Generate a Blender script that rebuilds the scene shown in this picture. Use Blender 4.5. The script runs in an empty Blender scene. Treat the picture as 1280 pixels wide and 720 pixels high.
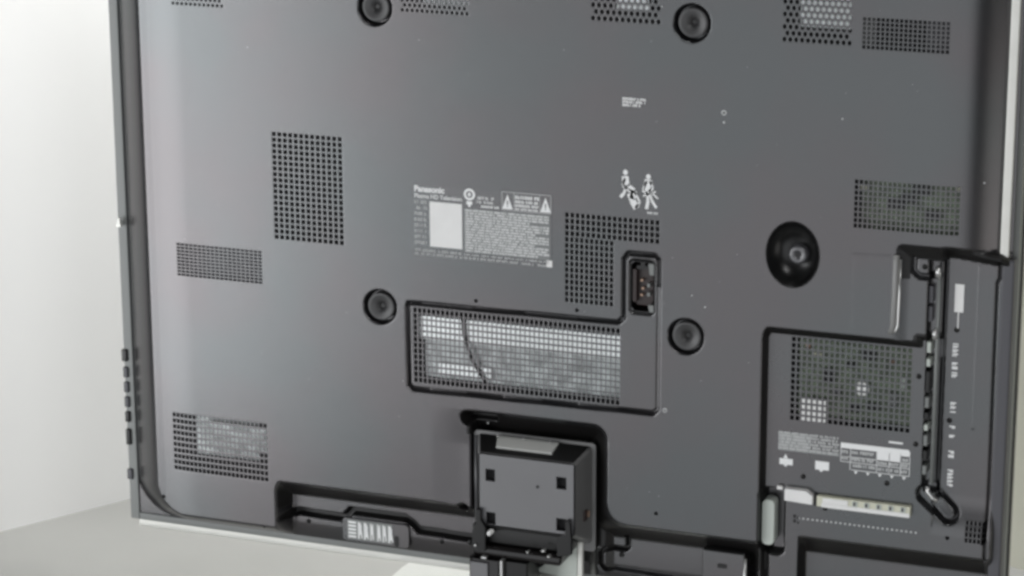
import bpy, bmesh, math, random
import numpy as np
from mathutils import Vector, Matrix

random.seed(7); np.random.seed(7)
S = bpy.context.scene
COL = S.collection

# ------------------------------------------------------------------ camera
cam_d = bpy.data.cameras.new('camera')
cam = bpy.data.objects.new('camera', cam_d)
COL.objects.link(cam)
fwd = Vector((-0.3435586, 0.8995703, -0.2697050)).normalized()
right = Vector((0.9345612, 0.3557822, -0.0038022)).normalized()
up = right.cross(fwd)
M3 = Matrix((right, up, -fwd)).transposed()
cam.matrix_world = Matrix.Translation((1.202455, -3.148496, 0.943968)) @ M3.to_4x4()
cam_d.sensor_width = 36.0
cam_d.lens = 94.5
cam_d.clip_start = 0.05
cam_d.clip_end = 100
S.camera = cam

# ------------------------------------------------------------------ world and lamps
W = bpy.data.worlds.new('World'); S.world = W; W.use_nodes = True
bg = W.node_tree.nodes['Background']
bg.inputs['Color'].default_value = (0.93, 0.96, 1.0, 1)
bg.inputs['Strength'].default_value = 0.03

def area(name, loc, target, sx, sy, power, col=(1, 1, 1)):
    l = bpy.data.lights.new(name, 'AREA'); l.shape = 'RECTANGLE'; l.size = sx; l.size_y = sy
    l.energy = power; l.color = col
    o = bpy.data.objects.new(name, l); COL.objects.link(o)
    o.location = loc
    o.rotation_euler = (Vector(target) - Vector(loc)).to_track_quat('-Z', 'Y').to_euler()
    return o
area('softbox_left', (-2.75, -2.9, -0.25), (-0.3, 0, -0.1), 2.0, 2.8, 92, (0.97, 0.985, 1.0))
area('fill_front', (0.45, -4.2, -0.95), (0.1, 0, -0.1), 5.1, 2.8, 56, (0.955, 0.975, 1.0))  # unseen fill, added for the sheen across the cover
area('fill_high', (1.9, -2.6, 2.3), (0.1, 0, 0.0), 0.9, 0.9, 26, (1.0, 1.0, 1.0))  # unseen lamp added to brighten the printed labels
area('fill_right', (3.1, -1.3, -0.95), (0.0, 0, -0.25), 1.4, 1.4, 9, (1.0, 0.98, 0.95))  # off-frame fill added for recess walls that face right
area('backdrop_fill', (0.25, 0.25, 1.9), (-0.9, 0.9, 0.35), 0.9, 0.7, 55, (1.0, 1.0, 1.0))  # out-of-view lamp added to lift the wall brightness

S.render.engine = 'CYCLES'
S.cycles.use_denoising = True
S.cycles.max_bounces = 8
S.cycles.pixel_filter_type = 'BLACKMAN_HARRIS'
S.cycles.filter_width = 3.1
S.view_settings.view_transform = 'Standard'
S.view_settings.look = 'None'
S.view_settings.exposure = 0
S.view_settings.gamma = 1

# ------------------------------------------------------------------ materials
def mat(name, col, rough=0.5, metal=0.0, ior=1.5, bump=0.0, bscale=800, var=0.0, vscale=6, coat=0.0, rvar=0.0):
    m = bpy.data.materials.new(name); m.use_nodes = True
    nt = m.node_tree; b = nt.nodes['Principled BSDF']
    b.inputs['Base Color'].default_value = (*col, 1)
    b.inputs['Roughness'].default_value = rough
    b.inputs['Metallic'].default_value = metal
    b.inputs['IOR'].default_value = ior
    b.inputs['Coat Weight'].default_value = coat
    tc = nt.nodes.new('ShaderNodeTexCoord')
    if var > 0:
        n = nt.nodes.new('ShaderNodeTexNoise'); n.inputs['Scale'].default_value = vscale; n.inputs['Detail'].default_value = 5
        nt.links.new(tc.outputs['Object'], n.inputs['Vector'])
        r = nt.nodes.new('ShaderNodeMapRange')
        r.inputs['From Min'].default_value = 0.3; r.inputs['From Max'].default_value = 0.7
        r.inputs['To Min'].default_value = 1 - var; r.inputs['To Max'].default_value = 1 + var
        nt.links.new(n.outputs['Fac'], r.inputs['Value'])
        v = nt.nodes.new('ShaderNodeVectorMath'); v.operation = 'SCALE'
        v.inputs[0].default_value = col
        nt.links.new(r.outputs['Result'], v.inputs['Scale'])
        nt.links.new(v.outputs['Vector'], b.inputs['Base Color'])
    if rvar > 0:
        n3 = nt.nodes.new('ShaderNodeTexNoise'); n3.inputs['Scale'].default_value = 4.0; n3.inputs['Detail'].default_value = 6
        nt.links.new(tc.outputs['Object'], n3.inputs['Vector'])
        r3 = nt.nodes.new('ShaderNodeMapRange')
        r3.inputs['From Min'].default_value = 0.25; r3.inputs['From Max'].default_value = 0.75
        r3.inputs['To Min'].default_value = rough - rvar; r3.inputs['To Max'].default_value = rough + rvar
        nt.links.new(n3.outputs['Fac'], r3.inputs['Value'])
        nt.links.new(r3.outputs['Result'], b.inputs['Roughness'])
    if name.startswith('dark_grey'):
        n4 = nt.nodes.new('ShaderNodeTexNoise'); n4.inputs['Scale'].default_value = 5.0; n4.inputs['Detail'].default_value = 2
        nt.links.new(tc.outputs['Object'], n4.inputs['Vector'])
        cr = nt.nodes.new('ShaderNodeValToRGB')
        cr.color_ramp.elements[0].position = 0.38; cr.color_ramp.elements[0].color = (0.94, 0.985, 1.0, 1)
        cr.color_ramp.elements[1].position = 0.62; cr.color_ramp.elements[1].color = (1.0, 0.955, 0.975, 1)
        nt.links.new(n4.outputs['Fac'], cr.inputs['Fac']); nt.links.new(cr.outputs['Color'], b.inputs['Specular Tint'])
    if bump > 0:
        n2 = nt.nodes.new('ShaderNodeTexNoise'); n2.inputs['Scale'].default_value = bscale; n2.inputs['Detail'].default_value = 2
        nt.links.new(tc.outputs['Object'], n2.inputs['Vector'])
        bp = nt.nodes.new('ShaderNodeBump'); bp.inputs['Strength'].default_value = bump; bp.inputs['Distance'].default_value = 0.0004
        nt.links.new(n2.outputs['Fac'], bp.inputs['Height'])
        nt.links.new(bp.outputs['Normal'], b.inputs['Normal'])
    return m

M = {}
M['cover'] = mat('dark_grey_textured_plastic', (0.010, 0.010, 0.011), 0.25, 0, 1.95, bump=0.25, bscale=900, var=0.12, rvar=0.015)
M['cover2'] = mat('dark_grey_panel_plastic', (0.012, 0.012, 0.0125), 0.27, 0, 1.95, bump=0.25, bscale=900, var=0.12, rvar=0.015)
M['painted_shade'] = mat('recess_shade_black', (0.008, 0.0075, 0.0075), 0.38, 0, 1.45)  # darker than the cover, puts shade into the recess wall colour
M['boss'] = mat('dull_grey_boss', (0.03, 0.03, 0.031), 0.48, 0, 1.7)
M['black'] = mat('black_plastic', (0.006, 0.006, 0.006), 0.3, 0, 1.45)
M['gloss'] = mat('black_gloss', (0.008, 0.007, 0.007), 0.12, 0, 1.5)
M['brown'] = mat('dark_brown_bakelite', (0.016, 0.006, 0.005), 0.4)
M['cavity'] = mat('black_interior_board', (0.006, 0.006, 0.007), 0.8)
M['bezel'] = mat('grey_bezel_plastic', (0.20, 0.21, 0.205), 0.4, 0, 1.5)
M['bezelside'] = mat('slate_side_plastic', (0.075, 0.075, 0.085), 0.4, 0, 1.5)
M['silver'] = mat('brushed_silver_trim', (0.72, 0.72, 0.68), 0.38, 0.25, 1.5, var=0.05, vscale=30)
M['metal'] = mat('galvanised_metal', (0.52, 0.55, 0.55), 0.38, 0.9, 1.5, var=0.45, vscale=70)
M['foil'] = mat('bright_metal_foil', (0.88, 0.91, 0.91), 0.3, 0.9, 1.5, bump=0.6, bscale=60)
M['bracket'] = mat('grey_bracket_paint', (0.07, 0.07, 0.076), 0.36, 0.0, 2.0, var=0.1, vscale=10)
M['board'] = mat('green_circuit_board', (0.20, 0.25, 0.17), 0.45, 0, 1.6, var=0.6, vscale=90)
M['white'] = mat('white_print', (0.85, 0.86, 0.86), 0.6)
M['grey_print'] = mat('grey_print', (0.26, 0.27, 0.27), 0.6)
M['dim_print'] = mat('dim_print', (0.55, 0.56, 0.56), 0.6)
M['paper'] = mat('white_paper', (0.8, 0.8, 0.79), 0.7, var=0.03, vscale=40)
M['ink'] = mat('dark_ink', (0.09, 0.09, 0.09), 0.6)
M['cream'] = mat('cream_plastic', (0.62, 0.62, 0.50), 0.5)
M['edge_glint'] = mat('satin_grey_highlight', (0.22, 0.22, 0.215), 0.35, 0, 1.6)  # pale tone standing in for the highlight on the pocket edge
M['basew'] = mat('glossy_white_base', (0.60, 0.61, 0.59), 0.3)
M['pale'] = mat('pale_green_grey_plastic', (0.50, 0.54, 0.50), 0.5)
M['chrome'] = mat('satin_chrome', (0.62, 0.62, 0.61), 0.28, 0.85)
M['gold'] = mat('contact_brass', (0.35, 0.24, 0.18), 0.4, 0.7)
M['strip'] = mat('pale_satin_strip', (0.38, 0.385, 0.37), 0.4, 0, 1.6)
M['flange'] = mat('worn_grey_flange', (0.12, 0.12, 0.12), 0.4, 0, 1.7)
M['wall'] = mat('white_painted_wall', (0.80, 0.80, 0.80), 0.9, var=0.02, vscale=2)
M['wallr'] = mat('cream_painted_wall', (0.62, 0.62, 0.53), 0.9, var=0.02, vscale=2)
M['table'] = mat('pale_grey_table_surface', (0.37, 0.37, 0.358), 0.6, var=0.04, vscale=5)

# ------------------------------------------------------------------ mesh helpers
class MB:
    def __init__(s): s.v = []; s.f = []
    def add(s, vs, fs):
        n = len(s.v); s.v += [tuple(v) for v in vs]; s.f += [tuple(i + n for i in f) for f in fs]
    def box(s, x0, x1, y0, y1, z0, z1):
        s.add([(x0,y0,z0),(x1,y0,z0),(x1,y1,z0),(x0,y1,z0),(x0,y0,z1),(x1,y0,z1),(x1,y1,z1),(x0,y1,z1)],
              [(0,3,2,1),(4,5,6,7),(0,1,5,4),(1,2,6,5),(2,3,7,6),(3,0,4,7)])
    def prism(s, pts, y0, y1):            # outline in x,z ; y0 nearest the camera
        n = len(pts)
        a = sum(pts[i][0]*pts[(i+1)%n][1]-pts[(i+1)%n][0]*pts[i][1] for i in range(n))
        if a < 0: pts = pts[::-1]
        vs = [(x, y0, z) for x, z in pts] + [(x, y1, z) for x, z in pts]
        fs = [tuple(range(n)), tuple(range(2*n-1, n-1, -1))] + [(i, i+n, (i+1)%n+n, (i+1)%n) for i in range(n)]
        s.add(vs, fs)
    def lathe(s, prof, cx, cz, n=36, sx=1.0, sz=1.0):   # prof = list of (r, y)
        vs = []
        for r, y in prof:
            for k in range(n):
                a = 2*math.pi*k/n; vs.append((cx + r*sx*math.cos(a), y, cz + r*sz*math.sin(a)))
        fs = []
        for j in range(len(prof)-1):
            for k in range(n):
                fs.append((j*n+k, j*n+(k+1)%n, (j+1)*n+(k+1)%n, (j+1)*n+k))
        s.add(vs, fs)
    def tube(s, pts, r, n=10):
        P = [Vector(p) for p in pts]; rings = []
        for i, p in enumerate(P):
            d = (P[min(i+1, len(P)-1)] - P[max(i-1, 0)]).normalized()
            a = d.orthogonal().normalized(); b = d.cross(a)
            if i and rings:
                a = (pa - d*pa.dot(d)).normalized(); b = d.cross(a)
            pa = a
            rings.append([p + r*(math.cos(2*math.pi*k/n)*a + math.sin(2*math.pi*k/n)*b) for k in range(n)])
        vs = [v for ring in rings for v in ring]
        fs = [(j*n+k, j*n+(k+1)%n, (j+1)*n+(k+1)%n, (j+1)*n+k) for j in range(len(P)-1) for k in range(n)]
        fs += [tuple(range(n))[::-1], tuple(range((len(P)-1)*n, len(P)*n))]
        s.add(vs, fs)
    def build(s, name, m, parent=None, smooth=False, bevel=0, seg=2, kind=None, label=None):
        me = bpy.data.meshes.new(name); me.from_pydata(s.v, [], s.f)
        o = bpy.data.objects.new(name, me); COL.objects.link(o)
        me.materials.append(M[m] if isinstance(m, str) else m)
        if parent: o.parent = parent
        if bevel:
            b = o.modifiers.new('bevel', 'BEVEL'); b.width = bevel; b.segments = seg; b.limit_method = 'ANGLE'
            smooth = True
        if smooth:
            me.polygons.foreach_set('use_smooth', [True]*len(me.polygons))
            if bevel:
                w = o.modifiers.new('wn', 'WEIGHTED_NORMAL'); w.keep_sharp = False
        if kind: o['kind'] = kind
        if label: o['label'] = label
        return o

def rrect(x0, x1, z0, z1, r, n=6):
    pts = []
    for cx, cz, a0 in ((x1-r, z1-r, 0), (x0+r, z1-r, 90), (x0+r, z0+r, 180), (x1-r, z0+r, 270)):
        for k in range(n+1):
            a = math.radians(a0 + 90*k/n); pts.append((cx + r*math.cos(a), cz + r*math.sin(a)))
    return pts

# ------------------------------------------------------------------ the place: table and backdrop walls
TZ = -0.56
def sheet(name, pts, m, label=None):
    me = bpy.data.meshes.new(name); me.from_pydata(pts, [], [tuple(range(len(pts)))])
    o = bpy.data.objects.new(name, me); COL.objects.link(o); me.materials.append(M[m]); return o
KX, KY = -0.496, 1.061
LD = Vector((-0.467, -0.796, 0)).normalized(); RD = Vector((1.068, -0.402, 0)).normalized()
Kp = Vector((KX, KY, 0))
def slab(name, a, b, th, m, cat, label):
    d = (b - a).normalized(); n = Vector((-d.y, d.x, 0)) * th
    mb = MB(); z0, z1 = TZ, 2.6
    mb.add([(a.x,a.y,z0),(b.x,b.y,z0),(b.x+n.x,b.y+n.y,z0),(a.x+n.x,a.y+n.y,z0),
            (a.x,a.y,z1),(b.x,b.y,z1),(b.x+n.x,b.y+n.y,z1),(a.x+n.x,a.y+n.y,z1)],
           [(0,3,2,1),(4,5,6,7),(0,1,5,4),(1,2,6,5),(2,3,7,6),(3,0,4,7)])
    o = mb.build(name, m); o['kind'] = 'structure'; o['category'] = cat; o['label'] = label
    return o
slab('wall', Kp + LD*1.35, Kp, 0.08, 'wall', 'wall', 'plain white backdrop wall left of and behind the television')
slab('wall', Kp, Kp + RD*2.4, 0.08, 'wallr', 'wall', 'cream backdrop wall at the right edge behind the television')
mb = MB()
mb.box(-1.6, 2.2, -0.40, 1.6, TZ-0.03, TZ)
tb = mb.build('ground', 'table'); tb['kind'] = 'structure'
tb['label'] = 'pale grey smooth surface the television stands on'

# ------------------------------------------------------------------ television
tv = bpy.data.objects.new('television', None); COL.objects.link(tv)
tv['label'] = 'large flat television seen from behind with dark grey vented rear cover'
tv['category'] = 'television'

def ss(t):
    t = np.clip(t, 0, 1); return t*t*(3-2*t)
def rp(t):
    t = np.clip(t, 0, 1); return 0.2*t*t*(3-2*t) + 0.8*t
def sdr(x, z, x0, x1, z0, z1, r=0.0):
    cx, cz = (x0+x1)/2, (z0+z1)/2; hx, hz = (x1-x0)/2 - r, (z1-z0)/2 - r
    qx = np.abs(x-cx)-hx; qz = np.abs(z-cz)-hz
    return np.hypot(np.maximum(qx, 0), np.maximum(qz, 0)) + np.minimum(np.maximum(qx, qz), 0) - r
def seg(x, z, pts):
    d = np.full_like(x, 9.0)
    for (ax, az), (bx, bz) in zip(pts[:-1], pts[1:]):
        vx, vz = bx-ax, bz-az; L = vx*vx+vz*vz+1e-12
        t = np.clip(((x-ax)*vx+(z-az)*vz)/L, 0, 1)
        d = np.minimum(d, np.hypot(x-ax-t*vx, z-az-t*vz))
    return d
def smin(a, b, k):
    h = np.clip(0.5+0.5*(b-a)/k, 0, 1); return b*(1-h)+a*h - k*h*(1-h)

CUPS = [(-0.188, 0.3575), (0.2395, 0.3625), (-0.188, -0.0445), (0.237, -0.042)]
ST = 0.00125
X0, X1, Z0, Z1 = -0.5900, 0.6425, -0.4025, 0.46

def base_y(x, z):
    dx = np.maximum(-0.493-x, 0); dz = np.maximum(-0.338-z, 0); r = np.hypot(dx, dz) + 1e-9
    wd = (0.057*dx*dx + 0.0245*dz*dz)/(r*r)
    tl = np.maximum(r-0.040, 0)/np.maximum(wd, 1e-4); tt = np.maximum((z-0.43)/0.03, 0)
    kz = ss((z-0.082)/0.020)
    tr = kz*np.maximum((x-0.545)/0.083, 0) + (1-kz)*np.maximum((x-0.632)/0.010, 0)
    t = np.sqrt(tl**2 + tt**2)
    y = np.maximum(0.042*np.clip(t, 0, 1)**1.4, 0.030*np.clip(tr, 0, 1)**2.3)
    soft = 0.004*np.maximum((-0.470-x)/0.052, 0).clip(0, 1)**2
    return y + soft

def shelf_y(x, z):
    a = sdr(x, z, -0.180, 0.133, -0.70, -0.1735, 0.022)
    b = sdr(x, z, 0.10, 0.350, -0.70, -0.3075, 0.004)
    xc = np.where(x < -0.30, -0.352 + (x+0.352)*2.4, x + 0.0728)
    c = sdr(xc, z, -0.352, 0.0428, -0.70, -0.3095, 0.022)
    ya = np.maximum(rp(-a/0.038), rp(-b/0.032)*(x > 0.10))
    ya = np.maximum(ya, rp(-smin(a, b, 0.030)/0.036)*(x > 0.09)) * ss((x+0.0625)/0.006)
    ya = ya + 0.08*ss((x+0.118)/0.045)*rp(-a/0.05)*(x < -0.03)*(1-ya)
    y = 0.034*np.maximum(ya, rp(-c/0.029))
    e1 = seg(x, z, [(-0.0640, -0.1865), (-0.030, -0.1860)]); e2 = np.hypot(x+0.0735, z+0.3180)
    y = np.maximum(y, 0.026*rp((0.0120-e1)/0.011)); y = np.maximum(y, 0.024*rp((0.0115-e2)/0.010))
    return y
LPAN = [(-0.1465, -0.0345), (0.1465, -0.0320), (0.1530, -0.0250), (0.1530, 0.052), (0.1590, 0.0610), (0.1940, 0.0615), (0.2000, 0.055),
        (0.2000, -0.144), (0.1950, -0.1500), (-0.1420, -0.1540), (-0.1480, -0.1490), (-0.1485, -0.040), (-0.1465, -0.0345)]
LOWCH = [(-0.345, -0.3665), (-0.330, -0.3635), (-0.262, -0.3650), (-0.252, -0.3530), (-0.172, -0.3530), (-0.160, -0.3600), (-0.152, -0.3680), (-0.050, -0.3700)]
def inpoly(x, z, pts):
    c = np.zeros(x.shape, bool)
    for (ax, az), (bx, bz) in zip(pts[:-1], pts[1:]):
        if az == bz: continue
        cond = ((az > z) != (bz > z)) & (x < (bx-ax)*(z-az)/(bz-az)+ax)
        c ^= cond
    return c
def io_sd(x, z):
    x = np.where(x < 0.40, 0.337 + (x-0.337)*2.3, x + 0.0819)
    a = sdr(x, z, 0.337, 1.20, -0.80, -0.0175, 0.022)
    b = sdr(x, z, 0.528+0.0819, 1.20, -0.80, -0.0080, 0.006)
    a = smin(a, b, 0.004)
    return a
def side_sd(x, z):                     # side pocket at the upper right
    return sdr(x, z - (-0.10*np.maximum(x-0.575, 0)), 0.5035, 0.90, -0.600, 0.1055, 0.010)
def H(x, z):
    y = base_y(x, z)
    y = np.maximum(y, shelf_y(x, z) + 0.10*y)
    # centre access panel: shallow step and groove
    d = seg(x, z, LPAN)
    y = y + 0.0015*inpoly(x, z, LPAN)
    vert = np.where((np.abs(x-0.2) < 0.004) & (z < 0.02), 0.35, 1.0)
    y = y + 0.0085*vert*ss((0.0034-d)/0.0022)
    # inlet pocket
    p = sdr(x, z, 0.1585, 0.1955, -0.0200, 0.0545, 0.008)
    y = y + 0.004*ss(-p/0.003)
    # mount cups
    for cx, cz in CUPS:
        r = np.hypot(x-cx, z-cz)
        y = y + 0.013*ss((0.0245-r)/0.003)
    # terminal pocket
    q = io_sd(x, z)
    w = side_sd(x, z)
    pk = 0.016*rp(-q/0.012)
    sp = np.where(z > -0.045, 0.007 + 0.019*ss((x-0.560)/0.005), 0.016 + 0.010*ss((z+0.275)/0.055))*rp(-w/0.019)*((z > -0.020) | (x > 0.56))
    y = y*(1-ss(-w/0.019)*(z > 0.05)) + np.where(x > 0.49, np.maximum(pk, sp), pk)
    # tab pocket outline beside rail
    d2 = seg(x, z, [(0.5560, 0.0640), (0.5330, 0.0640), (0.5265, 0.0700), (0.5265, 0.0860)])
    y = y + 0.009*ss((0.0042-d2)/0.0025)*(x > 0.5)
    # rail slot
    sl = sdr(x, z, 0.5440, 0.5660, -0.222, 0.0860, 0.003)
    y = y + 0.014*rp(-sl/0.003)
    # side seam
    d3 = seg(x, z, [(0.6290, 0.086), (0.6290, 0.066), (0.6265, 0.058), (0.6275, -0.30)])
    y = y + 0.008*ss((0.0022-d3)/0.0016)
    d4 = seg(x, z, [(0.6045, 0.078), (0.6045, -0.13)])
    y = y - 0.0005*ss((0.0025-d4)/0.0018)
    # pill-shaped tab pocket at the foot of the rail
    d5 = seg(x, z, [(0.552, -0.222), (0.5790, -0.2450)])
    y = y + 0.012*ss((0.0150-d5)/0.004)
    y = y - 0.011*ss((0.0098-seg(x, z, [(0.566, -0.2335), (0.5790, -0.2450)]))/0.003)
    # left well with pale tab
    d6 = sdr(x, z, 0.3355, 0.3700, -0.330, -0.236, 0.010)
    y = y + 0.018*ss(-d6/0.006)*(z < -0.2)
    # bottom recess of the terminal pocket
    d7 = sdr(x, z, 0.388, 0.660, -0.60, -0.2985, 0.008)
    y = y + 0.022*rp((-0.2985-z)/0.028)*rp((x-0.386)/0.007)
    # lower seam on the left shelf
    d8 = seg(x, z, LOWCH)
    y = y + 0.012*rp((0.0064-d8)/0.003)
    # small hook channel right of stand
    d9 = seg(x, z, [(0.150, -0.336), (0.151, -0.352), (0.147, -0.3555), (0.122, -0.3555), (0.1165, -0.360), (0.1165, -0.378), (0.122, -0.384), (0.21, -0.386)])
    y = y + 0.010*ss((0.0040-d9)/0.002)
    # thin panel lines above the terminals
    d10 = seg(x, z, [(0.500, 0.0885), (0.4505, 0.0865), (0.4505, -0.012)])
    y = y + 0.0003*ss((0.0016-d10)/0.0012)
    return y

# vents: x0,x1,z0,z1, pitch x, pitch z, hole share x, hole share z, hex
def snap(v, o): return o + round((v-o)/ST)*ST
VENTS = [
    (-0.341, -0.237, 0.035, 0.184, 0.0077, 0.0079, 0.70, 0.70, 0),
    (-0.490, -0.360, -0.0295, 0.0175, 0.0065, 0.0047, 0.78, 0.58, 0),
    (-0.508, -0.360, -0.314, -0.228, 0.0064, 0.0086, 0.72, 0.64, 0),
    (0.0725, 0.2010, 0.0765, 0.1085, 0.0071, 0.0080, 0.70, 0.70, 0),
    (0.0725, 0.1400, -0.0120, 0.0765, 0.0071, 0.0080, 0.70, 0.70, 0),
    (-0.1410, 0.1490, -0.1450, -0.0395, 0.0066, 0.0079, 0.74, 0.74, 0),
    (-0.4840, -0.4050, 0.3435, 0.3900, 0.0066, 0.0066, 0.66, 0.66, 1),
    (-0.1520, -0.0560, 0.3540, 0.4000, 0.0070, 0.0070, 0.68, 0.68, 1),
    (0.1060, 0.2000, 0.3575, 0.4160, 0.0076, 0.0080, 0.70, 0.72, 1),
    (0.3535, 0.4420, 0.3460, 0.4160, 0.0074, 0.0076, 0.70, 0.74, 1),
    (0.4540, 0.5610, 0.3440, 0.3840, 0.0056, 0.0056, 0.70, 0.66, 0),
    (0.4500, 0.5810, 0.1200, 0.1830, 0.0060, 0.0066, 0.70, 0.70, 0),
    (0.3710, 0.5270, -0.1440, -0.0315, 0.0071, 0.0081, 0.68, 0.68, 0),
    (0.6010, 0.6275, -0.2800, -0.2500, 0.0054, 0.0074, 0.66, 0.70, 0),
]
VENTS = [(snap(a, X0), snap(b, X0), snap(c, Z0), snap(d, Z0), *r) for a, b, c, d, *r in VENTS]

nx = int(round((X1-X0)/ST)); nz = int(round((Z1-Z0)/ST))
gx = X0 + np.arange(nx+1)*ST; gz = Z0 + np.arange(nz+1)*ST
GX, GZ = np.meshgrid(gx, gz)              # [z,x]
GY = H(GX, GZ)
CX = (GX[:-1, :-1]+GX[1:, 1:])/2; CZ = (GZ[:-1, :-1]+GZ[1:, 1:])/2
keep = np.ones(CX.shape, bool)
for a, b, c, d, *r in VENTS:
    keep &= ~((CX > a) & (CX < b) & (CZ > c) & (CZ < d))
keep &= np.hypot((CX-0.3745)/0.0345, (CZ-0.0790)/0.0425) > 0.99     # round socket
keep &= sdr(CX, CZ, 0.1615, 0.1930, -0.0150, 0.0500, 0.006) > 0      # inlet hole
for hx, hz in ((-0.0506, -0.0223), (0.0896, -0.0215), (0.2000, -0.2866), (0.5800, -0.2757)):
    keep &= np.hypot(CX-hx, CZ-hz) > 0.0026
in_panel = inpoly(CX, CZ, LPAN)
in_io = (io_sd(CX, CZ) < -0.0115)
# recess wall faces split off and coloured near-black to paint in their shade
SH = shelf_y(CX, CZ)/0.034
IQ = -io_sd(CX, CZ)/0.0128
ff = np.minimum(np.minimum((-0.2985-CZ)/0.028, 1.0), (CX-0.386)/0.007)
in_shade = ((SH > 0.13) & (SH < 0.985) & (CZ > -0.352)) | ((IQ > 0.10) & (IQ < 0.95) & ~((CX > 0.56) & (CZ > -0.05))) 
in_shade |= (ff > 0.06) & (np.minimum((-0.2985-CZ)/0.028, (CX-0.386)/0.007) < 0.97) & (CX < 0.626) & (CX > 0.38)
in_shade |= (CX > -0.066) & (CX < -0.010) & (CZ > -0.209) & (CZ < -0.1755)
in_shade |= (seg(CX, CZ, LOWCH) < 0.0056) & (CX < -0.0665)
in_shade |= (np.minimum(seg(CX, CZ, [(-0.0640, -0.1865), (-0.030, -0.1860)]), np.hypot(CX+0.0735, CZ+0.3180)) < 0.0112)
in_shade |= seg(CX, CZ, [(0.150, -0.336), (0.151, -0.352), (0.147, -0.3555), (0.122, -0.3555), (0.1165, -0.360), (0.1165, -0.378), (0.122, -0.384)]) < 0.0034
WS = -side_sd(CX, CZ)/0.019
in_shade |= (WS > 0.08) & (WS < 0.97) & (CZ > 0.06) & (CX < 0.640)
def grid_part(name, mask, m):
    idx = np.arange((nx+1)*(nz+1)).reshape(nz+1, nx+1)
    q = np.stack([idx[:-1, :-1], idx[:-1, 1:], idx[1:, 1:], idx[1:, :-1]], -1)[mask]
    used = np.unique(q); remap = np.zeros(idx.size, np.int64); remap[used] = np.arange(used.size)
    co = np.stack([GX.ravel()[used], GY.ravel()[used], GZ.ravel()[used]], -1)
    q = remap[q]
    me = bpy.data.meshes.new(name)
    me.vertices.add(len(co)); me.vertices.foreach_set('co', co.astype(np.float32).ravel())
    me.loops.add(q.size); me.loops.foreach_set('vertex_index', q.astype(np.int32).ravel())
    me.polygons.add(len(q)); me.polygons.foreach_set('loop_start', np.arange(0, q.size, 4, dtype=np.int32))
    me.polygons.foreach_set('use_smooth', np.ones(len(q), bool))
    me.update(); me.validate()
    me.materials.append(M[m])
    o = bpy.data.objects.new(name, me); COL.objects.link(o); o.parent = tv
    return o
cover = grid_part('rear_cover', keep & ~in_panel & ~in_io & ~in_shade, 'cover')
painted_shade = grid_part('recess_shade', keep & in_shade, 'painted_shade')
painted_shade['label'] = 'recess walls of the cover with their shade painted near-black'
panel = grid_part('access_panel', keep & in_panel & ~in_shade, 'cover2')
iopan = grid_part('terminal_panel', keep & in_io & ~in_shade, 'cover2')
iopan['label'] = 'recessed terminal panel at the lower right of the rear cover'

# vent grilles --------------------------------------------------------------
def Hs(x, z): return float(H(np.array([[x]]), np.array([[z]]))[0, 0])
def grille(a, b, c, d, px, pz, fx, fz, hexa):
    mb = MB()
    ncol = max(1, round((b-a)/px)); nrow = max(1, round((d-c)/pz))
    px = (b-a)/ncol; pz = (d-c)/nrow; T = 0.0010
    for j in range(nrow):
        z = c + (j+0.5)*pz
        off = 0.5 if (hexa and j % 2) else 0
        cells = [(a + (i+0.5+off)*px) for i in range(ncol - (1 if off else 0))]
        if off:
            for ex in ((a, a+px/2), (b-px/2, b)):
                y = [Hs(e, z) for e in ex]
                mb.add([(ex[0], y[0], z-pz/2), (ex[1], y[1], z-pz/2), (ex[1], y[1], z+pz/2), (ex[0], y[0], z+pz/2)], [(0, 1, 2, 3)])
        for x in cells:
            y0, y1 = Hs(x-px/2, z), Hs(x+px/2, z)
            def Y(u): return y0 + (y1-y0)*(u-(x-px/2))/px
            hx, hz = px/2, pz/2; ix, iz = hx*fx, hz*fz
            outer = [(-hx, -hz), (0, -hz), (hx, -hz), (hx, 0), (hx, hz), (0, hz), (-hx, hz), (-hx, 0)]
            k = 0.42 if hexa else 0.78
            inner = [(-ix*(0.62 if hexa else k), -iz*(0.8 if hexa else 0.94)), (0, -iz), (ix*(0.62 if hexa else k), -iz*(0.8 if hexa else 0.94)), (ix, 0),
                     (ix*(0.62 if hexa else k), iz*(0.8 if hexa else 0.94)), (0, iz), (-ix*(0.62 if hexa else k), iz*(0.8 if hexa else 0.94)), (-ix, 0)]
            if not hexa:
                inner = [(-ix, -iz), (0, -iz), (ix, -iz), (ix, 0), (ix, iz), (0, iz), (-ix, iz), (-ix, 0)]
            vs = [(x+u, Y(x+u), z+v) for u, v in outer] + [(x+u, Y(x+u)+0.0001, z+v) for u, v in inner] + [(x+u, Y(x+u)+T, z+v) for u, v in inner]
            fs = [(i, (i+1) % 8, 8+(i+1) % 8, 8+i) for i in range(8)] + [(8+i, 8+(i+1) % 8, 16+(i+1) % 8, 16+i) for i in range(8)]
            mb.add(vs, fs)
    return mb
for v in VENTS:
    m = 'cover2' if v in (VENTS[5], VENTS[12], VENTS[13]) else 'cover'
    par = panel if v is VENTS[5] else (iopan if v in (VENTS[12], VENTS[13]) else cover)
    g = grille(*v).build('vent_grille', m, par, kind='stuff')

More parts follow.
